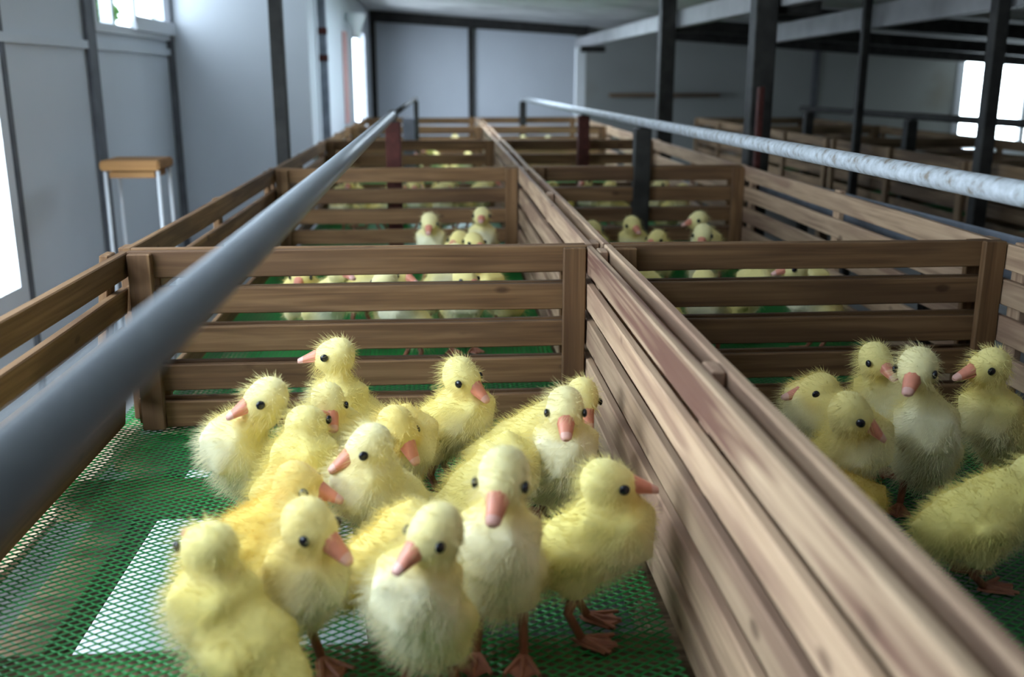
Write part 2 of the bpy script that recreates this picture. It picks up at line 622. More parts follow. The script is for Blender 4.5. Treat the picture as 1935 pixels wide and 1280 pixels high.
# ledge on the grey back wall
la, lb = on_y(1150, 180, BY), on_y(1355, 181, BY)
tag(box_obj('wall_ledge', ((la.x + lb.x) / 2, BY - 0.05, la.z), (lb.x - la.x, 0.1, 0.035), M['wood_old'], bev=0.004),
    'long thin timber ledge on the grey back wall', 'ledge')

# foliage beyond the high window
def leafy(name, loc, rad, n, label):
    bm = bmesh.new()
    for i in range(n):
        d = Vector((random.gauss(0, 1), random.gauss(0, 1), random.gauss(0, 1))).normalized() * rad * random.uniform(0.55, 1)
        a = Vector((random.uniform(-1, 1), random.uniform(-1, 1), random.uniform(-1, 1))).normalized()
        b = a.orthogonal().normalized()
        s = random.uniform(0.03, 0.06)
        v = [bm.verts.new(d + a * s), bm.verts.new(d + b * s * 0.4 + a * 0.1 * s), bm.verts.new(d - a * s), bm.verts.new(d - b * s * 0.4 + a * 0.1 * s)]
        bm.faces.new(v)
    o = link(name, bm, M['leaf'], None, loc)
    bm = bmesh.new()
    add_tube(bm, [(0, 0, GZ - loc[2]), (0.03, 0.02, -0.3), (0, 0, 0.1)], [0.04, 0.03, 0.012], 8)
    link('trunk', bm, M['wood_old'], o)
    return tag(o, label, 'bush')


ba, bb = on_x(176, 25, WX - 0.75), on_x(322, 40, WX - 0.75)
leafy('bush', (WX - 0.75, ba.y - 0.05, ba.z), 0.15, 700, 'green leafy bush outside the high window at its nearer end')
leafy('bush', (WX - 0.75, bb.y + 0.02, bb.z), 0.13, 700, 'green leafy bush outside the high window at its farther end')

# ------------------------------------------------------------------ steel columns and beams
def column(px_, py_, X, w, mat, label, z1, rust=None):
    z1 = min(z1, ceil_z(X + w) - 0.004)
    Y = on_x(px_, py_, X).y
    o = empty('steel_column', (X, Y, GZ))
    bm = bmesh.new()
    add_box(bm, (0, 0, (z1 - GZ) / 2), (w, w, z1 - GZ))
    bevel(bm, 0.004)
    link('shaft', bm, M[mat], o)
    box_obj('base_plate', (0, 0, 0.005), (w * 2, w * 2, 0.01), M['dark_steel'], o)
    if rust:
        for z in rust:
            box_obj('red_band', (0, 0, z - GZ), (w * 1.06, w * 1.06, 0.035), M['rust'], o)
    tag(o, label, 'column', 'steel columns', 'thing')
    return o


PX = 1.19
column(531, 200, -0.635, 0.052, 'dark_steel', 'dark mottled square column outside the corner of the second slatted pen', ceil_z(-0.64))
column(612, 120, -0.631, 0.044, 'channel', 'grey square column with red oxide bands at the end of the return wall', ceil_z(-0.66),
       rust=(on_x(612, 60, -0.631).z, on_x(612, 110, -0.631).z))
pz = H + 0.30
column(1436, 150, PX, 0.082, 'dark_steel', 'thickest black column, behind the second pen under the galvanised rail', ceil_z(PX))
column(1257, 150, PX, 0.08, 'dark_steel', 'dark grey column behind the galvanised rail and before the ledge', ceil_z(PX))
column(1096, 150, PX + 0.02, 0.085, 'white_plastic', 'white column at the far end of the pale roof beam', H + 0.25)
column(1875, 150, 1.93, 0.05, 'dark_steel', 'slim black column in front of the bright far window', ceil_z(1.93))
column(1628, 150, 1.93, 0.036, 'dark_steel', 'slim dim column between the black column and the far window', ceil_z(2.05))
ca = on_x(1408, 240, PX - 0.03)
o = box_obj('red_batten', (PX - 0.035, ca.y - 0.18, 0.27), (0.02, 0.035, 0.68), M['rust'], bev=0.003)
tag(o, 'thin red-brown upright batten beside the thick black column', 'batten')


def purlin(a, b, w, h, mat, label):
    d = b - a
    o = box_obj('roof_beam', (a + b) / 2, (w, d.length, h), M[mat], bev=0.004)
    o.rotation_euler = (math.atan2(d.z, d.y), 0, -math.atan2(d.x, d.y))
    return tag(o, label, 'roof beam', 'roof beams', 'thing')


pa, pb = on_x(1432, 2, PX + 0.08), on_x(1092, 82, PX + 0.08)
da = (pb - pa)
purlin(pa - da * 0.45, pb, 0.05, 0.085, 'beam_white', 'pale painted beam sloping away above the right-hand pens')
pa, pb = on_x(1810, 5, 2.0), on_x(1455, 66, 2.0)
da = (pb - pa)
purlin(pa - da * 0.5, pb, 0.05, 0.10, 'beam_white', 'grey painted beam between the thick and the slim black columns')
for (px_, py_, lab) in ((1290, 52, 'short dark bracket under the pale beam by the dark grey column'),
                        (1495, 14, 'short dark bracket on the thick black column under the ceiling'),
                        (1120, 93, 'small dark bracket on top of the white column')):
    q = on_x(px_, py_, PX + 0.12)
    tag(box_obj('beam_bracket', q, (0.21, 0.06, 0.05), M['dark_steel'], bev=0.003), lab, 'bracket', 'beam brackets')
# rafters over the dim side
for i, (ya, lab) in enumerate(((6.3, 'dark rafter across the dim side, nearest the camera'), (7.9, 'dark rafter across the dim side, second from the camera'),
                               (9.4, 'dark rafter across the dim side, closest to the far window'))):
    xm = (2.0 + RX) / 2
    o = box_obj('rafter', (xm, ya, ceil_z(xm) - 0.06), (RX - 2.0, 0.07, 0.09), M['dark_steel'])
    o.rotation_euler = (0, math.atan(0.068), 0)
    tag(o, lab, 'rafter', 'rafters of the dim side')

# ------------------------------------------------------------------ the slatted pens
SH, SG, ST = 0.0495, 0.0220, 0.014     # slat height, gap, thickness
NS = 5
PH = NS * SH + (NS - 1) * SG
rw = random.Random(3)


def slat_mesh(Ln, seed, h=SH):
    bm = bmesh.new()
    n = max(6, int(Ln / 0.12))
    rings = []
    for i in range(n + 1):
        x = -Ln / 2 + Ln * i / n
        e = noise.noise(Vector((x * 3.1, seed * 7.3, 0)))
        e2 = noise.noise(Vector((x * 3.1, seed * 7.3, 9)))
        bow = 0.0025 * noise.noise(Vector((x * 1.2, seed * 3.7, 4)))
        t, b_ = h / 2 + 0.0022 * e, -h / 2 + 0.0022 * e2
        c = 0.002
        ring = [(-ST / 2 + bow, b_ + c), (-ST / 2 + c + bow, b_), (ST / 2 - c + bow, b_), (ST / 2 + bow, b_ + c),
                (ST / 2 + bow, t - c), (ST / 2 - c + bow, t), (-ST / 2 + c + bow, t), (-ST / 2 + bow, t - c)]
        rings.append([bm.verts.new((x, y, z)) for y, z in ring])
    for i in range(n):
        for q in range(8):
            bm.faces.new((rings[i][q], rings[i][(q + 1) % 8], rings[i + 1][(q + 1) % 8], rings[i + 1][q]))
    bm.faces.new(rings[0][::-1])
    bm.faces.new(rings[-1])
    return bm


seedc = [0]


def panel(parent, kind, x0, y0, x1, y1, side, mat, battens=(0.03, 0.5, 0.97), bw=0.042, bt=0.016, top=0.0):
    """a slatted panel from (x0,y0) to (x1,y1); battens stand on the side given by the normal sign"""
    a, b = Vector((x0, y0, 0)), Vector((x1, y1, 0))
    Ln = (b - a).length
    o = empty(kind, (a + b) / 2 - parent.location, parent)
    o.rotation_euler = (0, 0, math.atan2(b.y - a.y, b.x - a.x))
    for i in range(NS):
        seedc[0] += 1
        z = SH / 2 + i * (SH + SG) + rw.uniform(-0.0015, 0.0015)
        s = link('slat', slat_mesh(Ln, seedc[0]), mat, o, (0, rw.uniform(-0.001, 0.001), z + 0.004))
        s.rotation_euler = (rw.uniform(-0.03, 0.03), rw.uniform(-0.0025, 0.0025), 0)
    for t in battens:
        hh = PH + 0.002 + rw.uniform(-0.006, 0.004)
        bm = bmesh.new()
        add_box(bm, (0, 0, 0), (hh, bw, bt))
        bevel(bm, 0.002)
        ob = link('batten', bm, mat, o, (-Ln / 2 + t * Ln, side * (ST / 2 + bt / 2 + 0.001), hh / 2 + 0.002))
        ob.rotation_euler = (PI / 2, -PI / 2, 0)
    return o


def pen(xl, xr, y0, y1, label, wood_side, wood_end, left_battens=(0.03, 0.5, 0.97), wood_left=None):
    """xl, xr: the side panels' mid planes; y0, y1: the end panels' mid planes"""
    o = empty('slatted_pen', ((xl + xr) / 2, (y0 + y1) / 2, 0))
    tag(o, label, 'pen', 'slatted timber pens')
    e = 0.007
    # side panels: battens outside
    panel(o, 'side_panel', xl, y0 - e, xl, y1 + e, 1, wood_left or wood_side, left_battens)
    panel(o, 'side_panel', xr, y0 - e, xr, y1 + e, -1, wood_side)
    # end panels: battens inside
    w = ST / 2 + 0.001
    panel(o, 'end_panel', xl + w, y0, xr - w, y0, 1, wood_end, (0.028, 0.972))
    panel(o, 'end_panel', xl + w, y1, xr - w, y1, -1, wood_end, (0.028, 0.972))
    return o


def y_top(px, py):
    return on_z(px, py, PH + 0.004).y


YB = [0.20, y_top(700, 466), y_top(740, 317), y_top(820, 265), y_top(820, 239), y_top(820, 222)]
print('pen borders', [round(v, 3) for v in YB])
XL = (-0.575, 0.275)
XR = (0.309, 1.075)
left_lab = ['front pen full of goslings under the grey pipe rail', 'second pen along the grey rail, packed with goslings behind the front pen',
            'third pen along the grey rail, at the dark red rail post', 'fourth pen along the grey rail',
            'last pen along the grey rail, against the back wall']
right_lab = ['front pen with few goslings under the flaking galvanised rail', 'second pen under the galvanised rail, where goslings stand behind the front pen',
             'third pen under the galvanised rail, at the thick black column', 'fourth pen under the galvanised rail, beyond the red-brown rail post',
             'last pen under the galvanised rail, below the white column']
for i in range(5):
    g = 0.011
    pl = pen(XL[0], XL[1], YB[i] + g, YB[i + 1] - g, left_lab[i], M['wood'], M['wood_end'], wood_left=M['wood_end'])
    if i == 0:
        outer, inner = [c for c in pl.children if c.name.startswith('side_panel')]
        outer.rotation_euler.x = R(6.5)               # the outer boards lean: their foot stands further out
        outer.location.x -= 0.038
        for c in inner.children:
            if c.name.startswith('slat') and c.location.z > 0.27:
                c.data.materials[0] = M['wood_stained']
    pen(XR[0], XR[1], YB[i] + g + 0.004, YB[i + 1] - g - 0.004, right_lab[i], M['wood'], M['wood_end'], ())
row_lab = ['dark pen across the aisle, nearest, beyond the slim black column', 'dark pen across the aisle, second along it',
           'dark pen across the aisle, third along it', 'dark pen across the aisle, last before the thick black column']
q0, q1 = on_x(1841, 297, 2.0).y, on_x(1573, 271, 2.0).y
DD = q1 - q0
for i in range(4):
    pen(2.0, 2.85, q0 + (i - 1) * DD + 0.01, q0 + i * DD - 0.01, row_lab[i], M['wood_old'], M['wood_old'])

# ------------------------------------------------------------------ netting floors
def netting(name, x0, x1, y0, y1, pitch, width, label, seg=0.07, th=0.0016):
    bm = bmesh.new()
    for fam, ang in enumerate((R(34), R(146))):
        d = Vector((math.cos(ang), math.sin(ang)))
        nrm = Vector((-d.y, d.x))
        cs = [Vector((x, y)).dot(nrm) for x in (x0, x1) for y in (y0, y1)]
        c = math.floor(min(cs) / pitch) * pitch
        while c < max(cs):
            c += pitch
            p = nrm * c
            t0, t1 = -1e9, 1e9
            for lo, hi, pc, dc in ((x0, x1, p.x, d.x), (y0, y1, p.y, d.y)):
                ta, tb = (lo - pc) / dc, (hi - pc) / dc
                t0, t1 = max(t0, min(ta, tb)), min(t1, max(ta, tb))
            if t1 - t0 < pitch * 0.3:
                continue
            n = max(1, int((t1 - t0) / seg))
            prev = None
            for i in range(n + 1):
                t = t0 + (t1 - t0) * i / n
                wx = 0.004 * noise.noise(Vector((t * 2.2, c * 2.2, fam)))
                q = p + d * t
                q = q + nrm * wx
                z = 0.0022 * noise.noise(Vector((q.x * 5, q.y * 5, 1))) - 0.0035 - fam * th * 0.8
                w = width / 2
                ring = [bm.verts.new((q.x - nrm.x * w, q.y - nrm.y * w, z)), bm.verts.new((q.x + nrm.x * w, q.y + nrm.y * w, z)),
                        bm.verts.new((q.x, q.y, z - th))]
                top = bm.verts.new((q.x, q.y, z + th * 0.6))
                ring.insert(1, top)
                if prev:
                    for a in range(4):
                        b = (a + 1) % 4
                        bm.faces.new((prev[a], ring[a], ring[b], prev[b]))
                prev = ring
    bmesh.ops.recalc_face_normals(bm, faces=bm.faces)
    return tag(link(name, bm, M['net']), label, 'netting', 'green floor netting')


netting('floor_netting', XL[0] - 0.06, XL[1] - 0.012, 0.6, YB[2], 0.0118, 0.0034, 'green plastic diamond netting under the nearer pens of the grey rail row')
netting('floor_netting', XR[0] + 0.012, XR[1] - 0.012, 0.9, YB[2], 0.0118, 0.0034, 'green plastic netting under the nearer pens of the galvanised rail row')
netting('floor_netting', XL[0] + 0.012, XL[1] - 0.012, YB[2] + 0.02, YB[5], 0.013, 0.0075, 'green netting under the farther pens of the grey rail row', 0.2)
netting('floor_netting', XR[0] + 0.012, XR[1] - 0.012, YB[2] + 0.02, YB[5], 0.013, 0.0075, 'green netting under the farther pens of the galvanised rail row', 0.2)
netting('floor_netting', 2.012, 2.838, q0 - DD + 0.05, q0 + 3 * DD, 0.016, 0.009, 'green netting under the dark pens across the aisle', 0.3)

# joists and bearers that carry the netting
jl = 'timber joist under the netting of the %s'
def joist(c, s, label):
    tag(box_obj('joist', c, s, M['wood_old'], bev=0.003), label, 'joist', 'joists under the netting')


JT = -0.010
for px_, py0, py1, lab in ((330, 903, 940, 'timber cross joist seen through the netting between the two white patches'),
                           (200, 1232, 1290, 'timber cross joist seen through the netting at the front corner')):
    ya, yb = on_z(px_, py1, JT).y, on_z(px_, py0, JT).y
    joist((-0.15, (ya + yb) / 2, JT - 0.02), (0.95, yb - ya, 0.04), lab)
for i, yy in enumerate(YB[1:]):
    joist((0.25, yy, JT - 0.045), (1.75, 0.07, 0.05), 'timber joist under the end boards at row border %s' % ['one', 'two', 'three', 'four', 'five'][i])
for X, lab in ((-0.553, 'long timber bearer under the outer boards of the grey rail row'), (0.30, 'long timber bearer between the two rows of pens'),
               (1.10, 'long timber bearer under the outer boards of the galvanised rail row'), (2.0, 'long bearer under the dark pens across the aisle'),
               (2.85, 'long bearer behind the dark pens across the aisle')):
    y0_, y1_ = (0.2, YB[5]) if X < 1.5 else (q0 - DD, q0 + 3 * DD)
    joist((X, (y0_ + y1_) / 2, -0.10), (0.07, y1_ - y0_, 0.06), lab)
    for j in range(5):
        tag(box_obj('trestle_leg', (X, y0_ + 0.3 + (y1_ - y0_ - 0.5) * j / 4, (GZ - 0.13) / 2), (0.05, 0.05, -0.13 - GZ), M['wood_old']),
            'timber leg under the %s' % lab, 'trestle leg', 'legs under the ' + lab)
# pale plank, and a white board added as reflected daylight, below the netting
gz = GZ + 0.006


def quad_sheet(name, pts, z, th, mat, label, cat):
    bm = bmesh.new()
    lo = [bm.verts.new((p.x, p.y, z)) for p in pts]
    hi = [bm.verts.new((p.x, p.y, z + th)) for p in pts]
    n = len(pts)
    bm.faces.new(lo[::-1])
    bm.faces.new(hi)
    for i in range(n):
        bm.faces.new((lo[i], lo[(i + 1) % n], hi[(i + 1) % n], hi[i]))
    return tag(link(name, bm, M[mat]), label, cat)


q = [on_z(x, y, gz + 0.2) for x, y in ((100, 1250), (700, 1250), (640, 810), (388, 810))]
SHEET_Z = gz + 0.2
quad_sheet('daylight_patch_board', q, SHEET_Z - 0.012, 0.012, 'sheet', 'white board added beneath the netting for the bright patch of reflected daylight', 'board')
for j, (fx, fy) in enumerate(((0.12, 0.1), (0.6, 0.1), (0.6, 0.9), (0.12, 0.9))):
    a = q[0].lerp(q[1], fx).lerp(q[3].lerp(q[2], fx), fy)
    hh = SHEET_Z - 0.012 - GZ
    tag(box_obj('support_block', (a.x, a.y, GZ + hh / 2), (0.09, 0.09, hh), M['concrete'], bev=0.004), 'grey block propping up the added white board below the netting', 'block', 'blocks under the added white board')
q = [on_z(x, y, -0.15) for x, y in ((-60, 1150), (-60, 1070), (278, 768), (303, 768))]
quad_sheet('pale_plank', q, -0.165, 0.015, 'wood', 'pale plank running beneath the netting below the grey rail', 'plank')

# ------------------------------------------------------------------ rails and their posts
RZ = H - 0.137


def tube_obj(name, pts, r, mat, parent=None, seg=20, smooth=True):
    bm = bmesh.new()
    add_tube(bm, pts, r, seg)
    return link(name, bm, mat, parent, (0, 0, 0), smooth)


rb, rc = on_y(742, 217, 3.56), on_y(786, 186, 6.3)
ra = on_x(0, 905, -0.150)
ra = ra - (rb - ra) * 0.06
rl = tube_obj('pipe_rail', [ra, ra.lerp(rb, 0.5), rb], 0.0148, M['rail_grey'])
tag(rl, 'thick smooth grey pipe rail running away over the gosling pens', 'rail')
tube_obj('thin_end_pipe', [rb - (rb - ra).normalized() * 0.03, rc], 0.010, M['dark_steel'], rl)
tube_obj('coupling', [rb - (rb - ra).normalized() * 0.05, rb + (rc - rb).normalized() * 0.03], 0.0175, M['dark_steel'], rl)


def rail_post(p, w, mat, label, zb=-0.06):
    o = box_obj('rail_post', (p.x, p.y, (p.z + zb) / 2), (w, w, p.z - zb), M[mat], bev=0.002)
    box_obj('saddle', (0, 0, (p.z - zb) / 2 + 0.003), (w * 0.5, w * 1.2, 0.006), M['dark_steel'], o)
    return tag(o, label, 'rail post', 'posts under the rails')


lowd = Vector((0, 0, -0.024))
rail_post(rb + lowd, 0.052, 'rust', 'dark red square post under the joint of the grey pipe rail')
rail_post(rc + Vector((0, 0, -0.016)), 0.03, 'dark_steel', 'thin dark post under the far tip of the grey pipe rail')
gp = on_y(772, 230, 5.3)
o = box_obj('grey_upright', (gp.x, gp.y, 0.19), (0.06, 0.05, 0.5), M['channel'], bev=0.003)
tag(o, 'pale grey upright between the red post and the thin post of the grey rail', 'upright')

ga = on_x(1940, 368, 0.70)
gb = on_x(1103, 210, 0.70)
gc = on_y(988, 187, 7.85)
g0 = ga - (gb - ga) * 0.25
rr = tube_obj('pipe_rail', [g0, ga, gb, gc], 0.0160, M['galv'])
tag(rr, 'flaking pale galvanised pipe rail running away over the sparser pens', 'rail')
q = on_x(1212, 300, 0.70)
gq = ga.lerp(gb, (q.y - ga.y) / (gb.y - ga.y))
rail_post(gq + Vector((0, 0, -0.022)), 0.055, 'dark_steel', 'greenish black post under the galvanised rail')
rail_post(gb + Vector((0, 0, -0.022)), 0.055, 'rust', 'red-brown post under the bend of the galvanised rail')
rail_post(gc + Vector((0, 0, -0.022)), 0.05, 'dark_steel', 'thin dark post under the far tip of the galvanised rail')
# dark rail over the far row
fa, fb = on_x(1935, 234, 2.2), on_x(1515, 205, 2.2)
fr = tube_obj('pipe_rail', [fa - (fb - fa) * 0.3, fa, fb], 0.016, M['dark_steel'])
tag(fr, 'black pipe rail over the dark pens across the aisle', 'rail')
for px_, lab in ((1722, 'black post under the black rail near the far window'), (1528, 'black post at the far tip of the black rail')):
    q = on_x(px_, 220, 2.2)
    gq = fa.lerp(fb, (q.y - fa.y) / (fb.y - fa.y))
    rail_post(gq + Vector((0, 0, -0.020)), 0.05, 'dark_steel', lab)
# grey channel along the outside of the right-hand pens
ca, cb = on_x(1940, 452, 1.21), on_x(1425, 322, 1.17)
d = cb - ca
o = box_obj('steel_channel', (ca + cb) / 2 - Vector((0, 0, 0.05)), (0.012, d.length, 0.10), M['channel'], bev=0.002)
o.rotation_euler = (math.atan2(d.z, d.y), 0, -math.atan2(d.x, d.y))
tag(o, 'blue-grey steel channel along the outer boards of the second right pen', 'steel channel')
for j in range(2):
    p = ca.lerp(cb, 0.25 + 0.5 * j)
    tag(box_obj('channel_stand', (p.x + 0.03, p.y, (GZ + p.z - 0.02) / 2), (0.03, 0.03, p.z - 0.02 - GZ), M['dark_steel']),
        'stand carrying the blue-grey channel at its %s' % ('nearer half' if j == 0 else 'farther half'), 'stand')

# ------------------------------------------------------------------ stool by the wall
sa, sb = on_y(203, 300, 3.75), on_y(314, 303, 3.75)
st = empty('stool', ((sa.x + sb.x) / 2, 3.75, GZ))
tag(st, 'wooden-topped stool with thin white legs against the wall below the window', 'stool')
tz = sa.z - GZ
bm = bmesh.new()
add_box(bm, (0, 0, tz - 0.018), (sb.x - sa.x, 0.20, 0.036))
bevel(bm, 0.006, 2)
link('seat', bm, M['stool_wood'], st)
box_obj('apron', (0, 0, tz - 0.052), (sb.x - sa.x - 0.05, 0.15, 0.022), M['stool_wood'], st)
for sx in (-1, 1):
    for sy in (-1, 1):
        bm = bmesh.new()
        hx = (sb.x - sa.x) / 2 - 0.012
        add_tube(bm, [(sx * hx, sy * 0.085, 0), (sx * hx, sy * 0.075, tz - 0.036)], 0.007, 10)
        link('leg', bm, M['white_paint'], st, smooth=True)

# ------------------------------------------------------------------ goslings
def basis(dirv):
    f = dirv.normalized()
    l = Vector((0, 0, 1)).cross(f).normalized()
    u = f.cross(l)
    return Matrix((f, l, u)).transposed()      # columns: forward, left, up


def lerp3(a, b, t):
    return tuple(a[i] + (b[i] - a[i]) * t for i in range(3))


def sm(a, b, x):
    t = min(1, max(0, (x - a) / (b - a)))
    return t * t * (3 - 2 * t)


fur_settings = {}


def fur(n, length):
    key = (n, length)
    if key in fur_settings:
        return fur_settings[key]
    s = bpy.data.particles.new('down_fur')
    s.type = 'HAIR'
    s.count = n
    s.hair_length = length
    s.hair_step = 3
    s.render_step = 2
    s.display_step = 2
    s.normal_factor = 0.0034
    s.tangent_factor = 0.0
    s.object_align_factor = (-0.0016, 0, -0.0014)
    s.factor_random = 0.0018
    s.length_random = 0.5
    s.use_advanced_hair = True
    s.root_radius = 1.0
    s.tip_radius = 0.15
    s.radius_scale = 0.00045
    s.use_close_tip = False
    s.use_modifier_stack = False
    s.material = 1
    fur_settings[key] = s
    return s


def head_mesh_parts(root, hc, B, s, head_s):
    """beak and eyes in the head frame B at hc"""
    k = s * head_s
    # beak: upper and lower half, blunt wedge with a nail at the tip
    bm = bmesh.new()
    def wedge(z0, z1, rise):
        rings = []
        for t in (0.0, 0.25, 0.5, 0.75, 0.92, 1.0):
            x = 0.021 + t * 0.033
            w = 0.0128 * (1 - t) + 0.0068 * t if t < 0.95 else 0.004
            zt = z1 * (1 - t) + rise * t
            zb = z0 * (1 - t) * 0.6 + z0 * 0.5 * t * 0.3
            dz = -0.006 * t
            rr_ = []
            for q in range(10):
                a = 2 * PI * q / 10
                cy, cz = math.cos(a), math.sin(a)
                rr_.append(bm.verts.new((x, w * cy, dz + (zt if cz > 0 else -zb) * abs(cz) ** 0.8 * (1 if cz > 0 else 1) * (1 if cz > 0 else 1) * (1 if cz > 0 else 1) if cz > 0 else dz + zb * abs(cz) ** 0.8)))
            rings.append(rr_)
        for i in range(len(rings) - 1):
            for q in range(10):
                f = bm.faces.new((rings[i][q], rings[i + 1][q], rings[i + 1][(q + 1) % 10], rings[i][(q + 1) % 10]))
                if i >= 3:
                    f.material_index = 1
        bm.faces.new(rings[0][::-1])
        f = bm.faces.new(rings[-1])
        f.material_index = 1
    wedge(-0.004, 0.0155, 0.0042)
    wedge(-0.0115, -0.001, -0.001)
    for v in bm.verts:
        v.co = hc + B @ (v.co * k)
    bmesh.ops.recalc_face_normals(bm, faces=bm.faces)
    link('beak', bm, [M['beak'], M['beak_nail']], root, smooth=True)
    for sgn in (-1, 1):
        bm = bmesh.new()
        add_ell(bm, (0, 0, 0), (0.0060 * k, 0.0034 * k, 0.0060 * k), None, 2)
        for v in bm.verts:
            v.co = hc + B @ (Vector((0.0125, sgn * 0.0252, 0.0055)) * k + v.co)
        link('eye', bm, M['eye'], root, smooth=True)


def leg_parts(root, hip, foot, heading, s):
    bm = bmesh.new()
    hock = hip.lerp(foot, 0.45) - heading * (0.012 * s)
    add_tube(bm, [hip, hock, foot + Vector((0, 0, 0.006 * s))], [0.0085 * s, 0.0058 * s, 0.0052 * s], 10)
    lg = link('leg', bm, M['leg'], root, smooth=True)
    bm = bmesh.new()
    side = Vector((-heading.y, heading.x, 0))
    outline = [(-0.010, 0.0), (-0.002, 0.008), (0.030, 0.022), (0.033, 0.012), (0.044, 0.0), (0.033, -0.012), (0.030, -0.022), (-0.002, -0.008)]
    lo = [bm.verts.new(foot + heading * (x * s) + side * (y * s) + Vector((0, 0, 0.0005))) for x, y in outline]
    hi = [bm.verts.new(foot + heading * (x * s * 0.95) + side * (y * s * 0.9) + Vector((0, 0, 0.003 * s))) for x, y in outline]
    bm.faces.new(lo[::-1])
    bm.faces.new(hi)
    n = len(outline)
    for i in range(n):
        bm.faces.new((lo[i], lo[(i + 1) % n], hi[(i + 1) % n], hi[i]))
    for a in (0.5, 0, -0.5):
        tip = foot + (heading * math.cos(a) + side * math.sin(a)) * (0.042 * s)
        add_tube(bm, [foot + Vector((0, 0, 0.005 * s)), tip + Vector((0, 0, 0.0025 * s))], [0.0042 * s, 0.0024 * s], 6)
    link('webbed_foot', bm, M['leg'], lg)


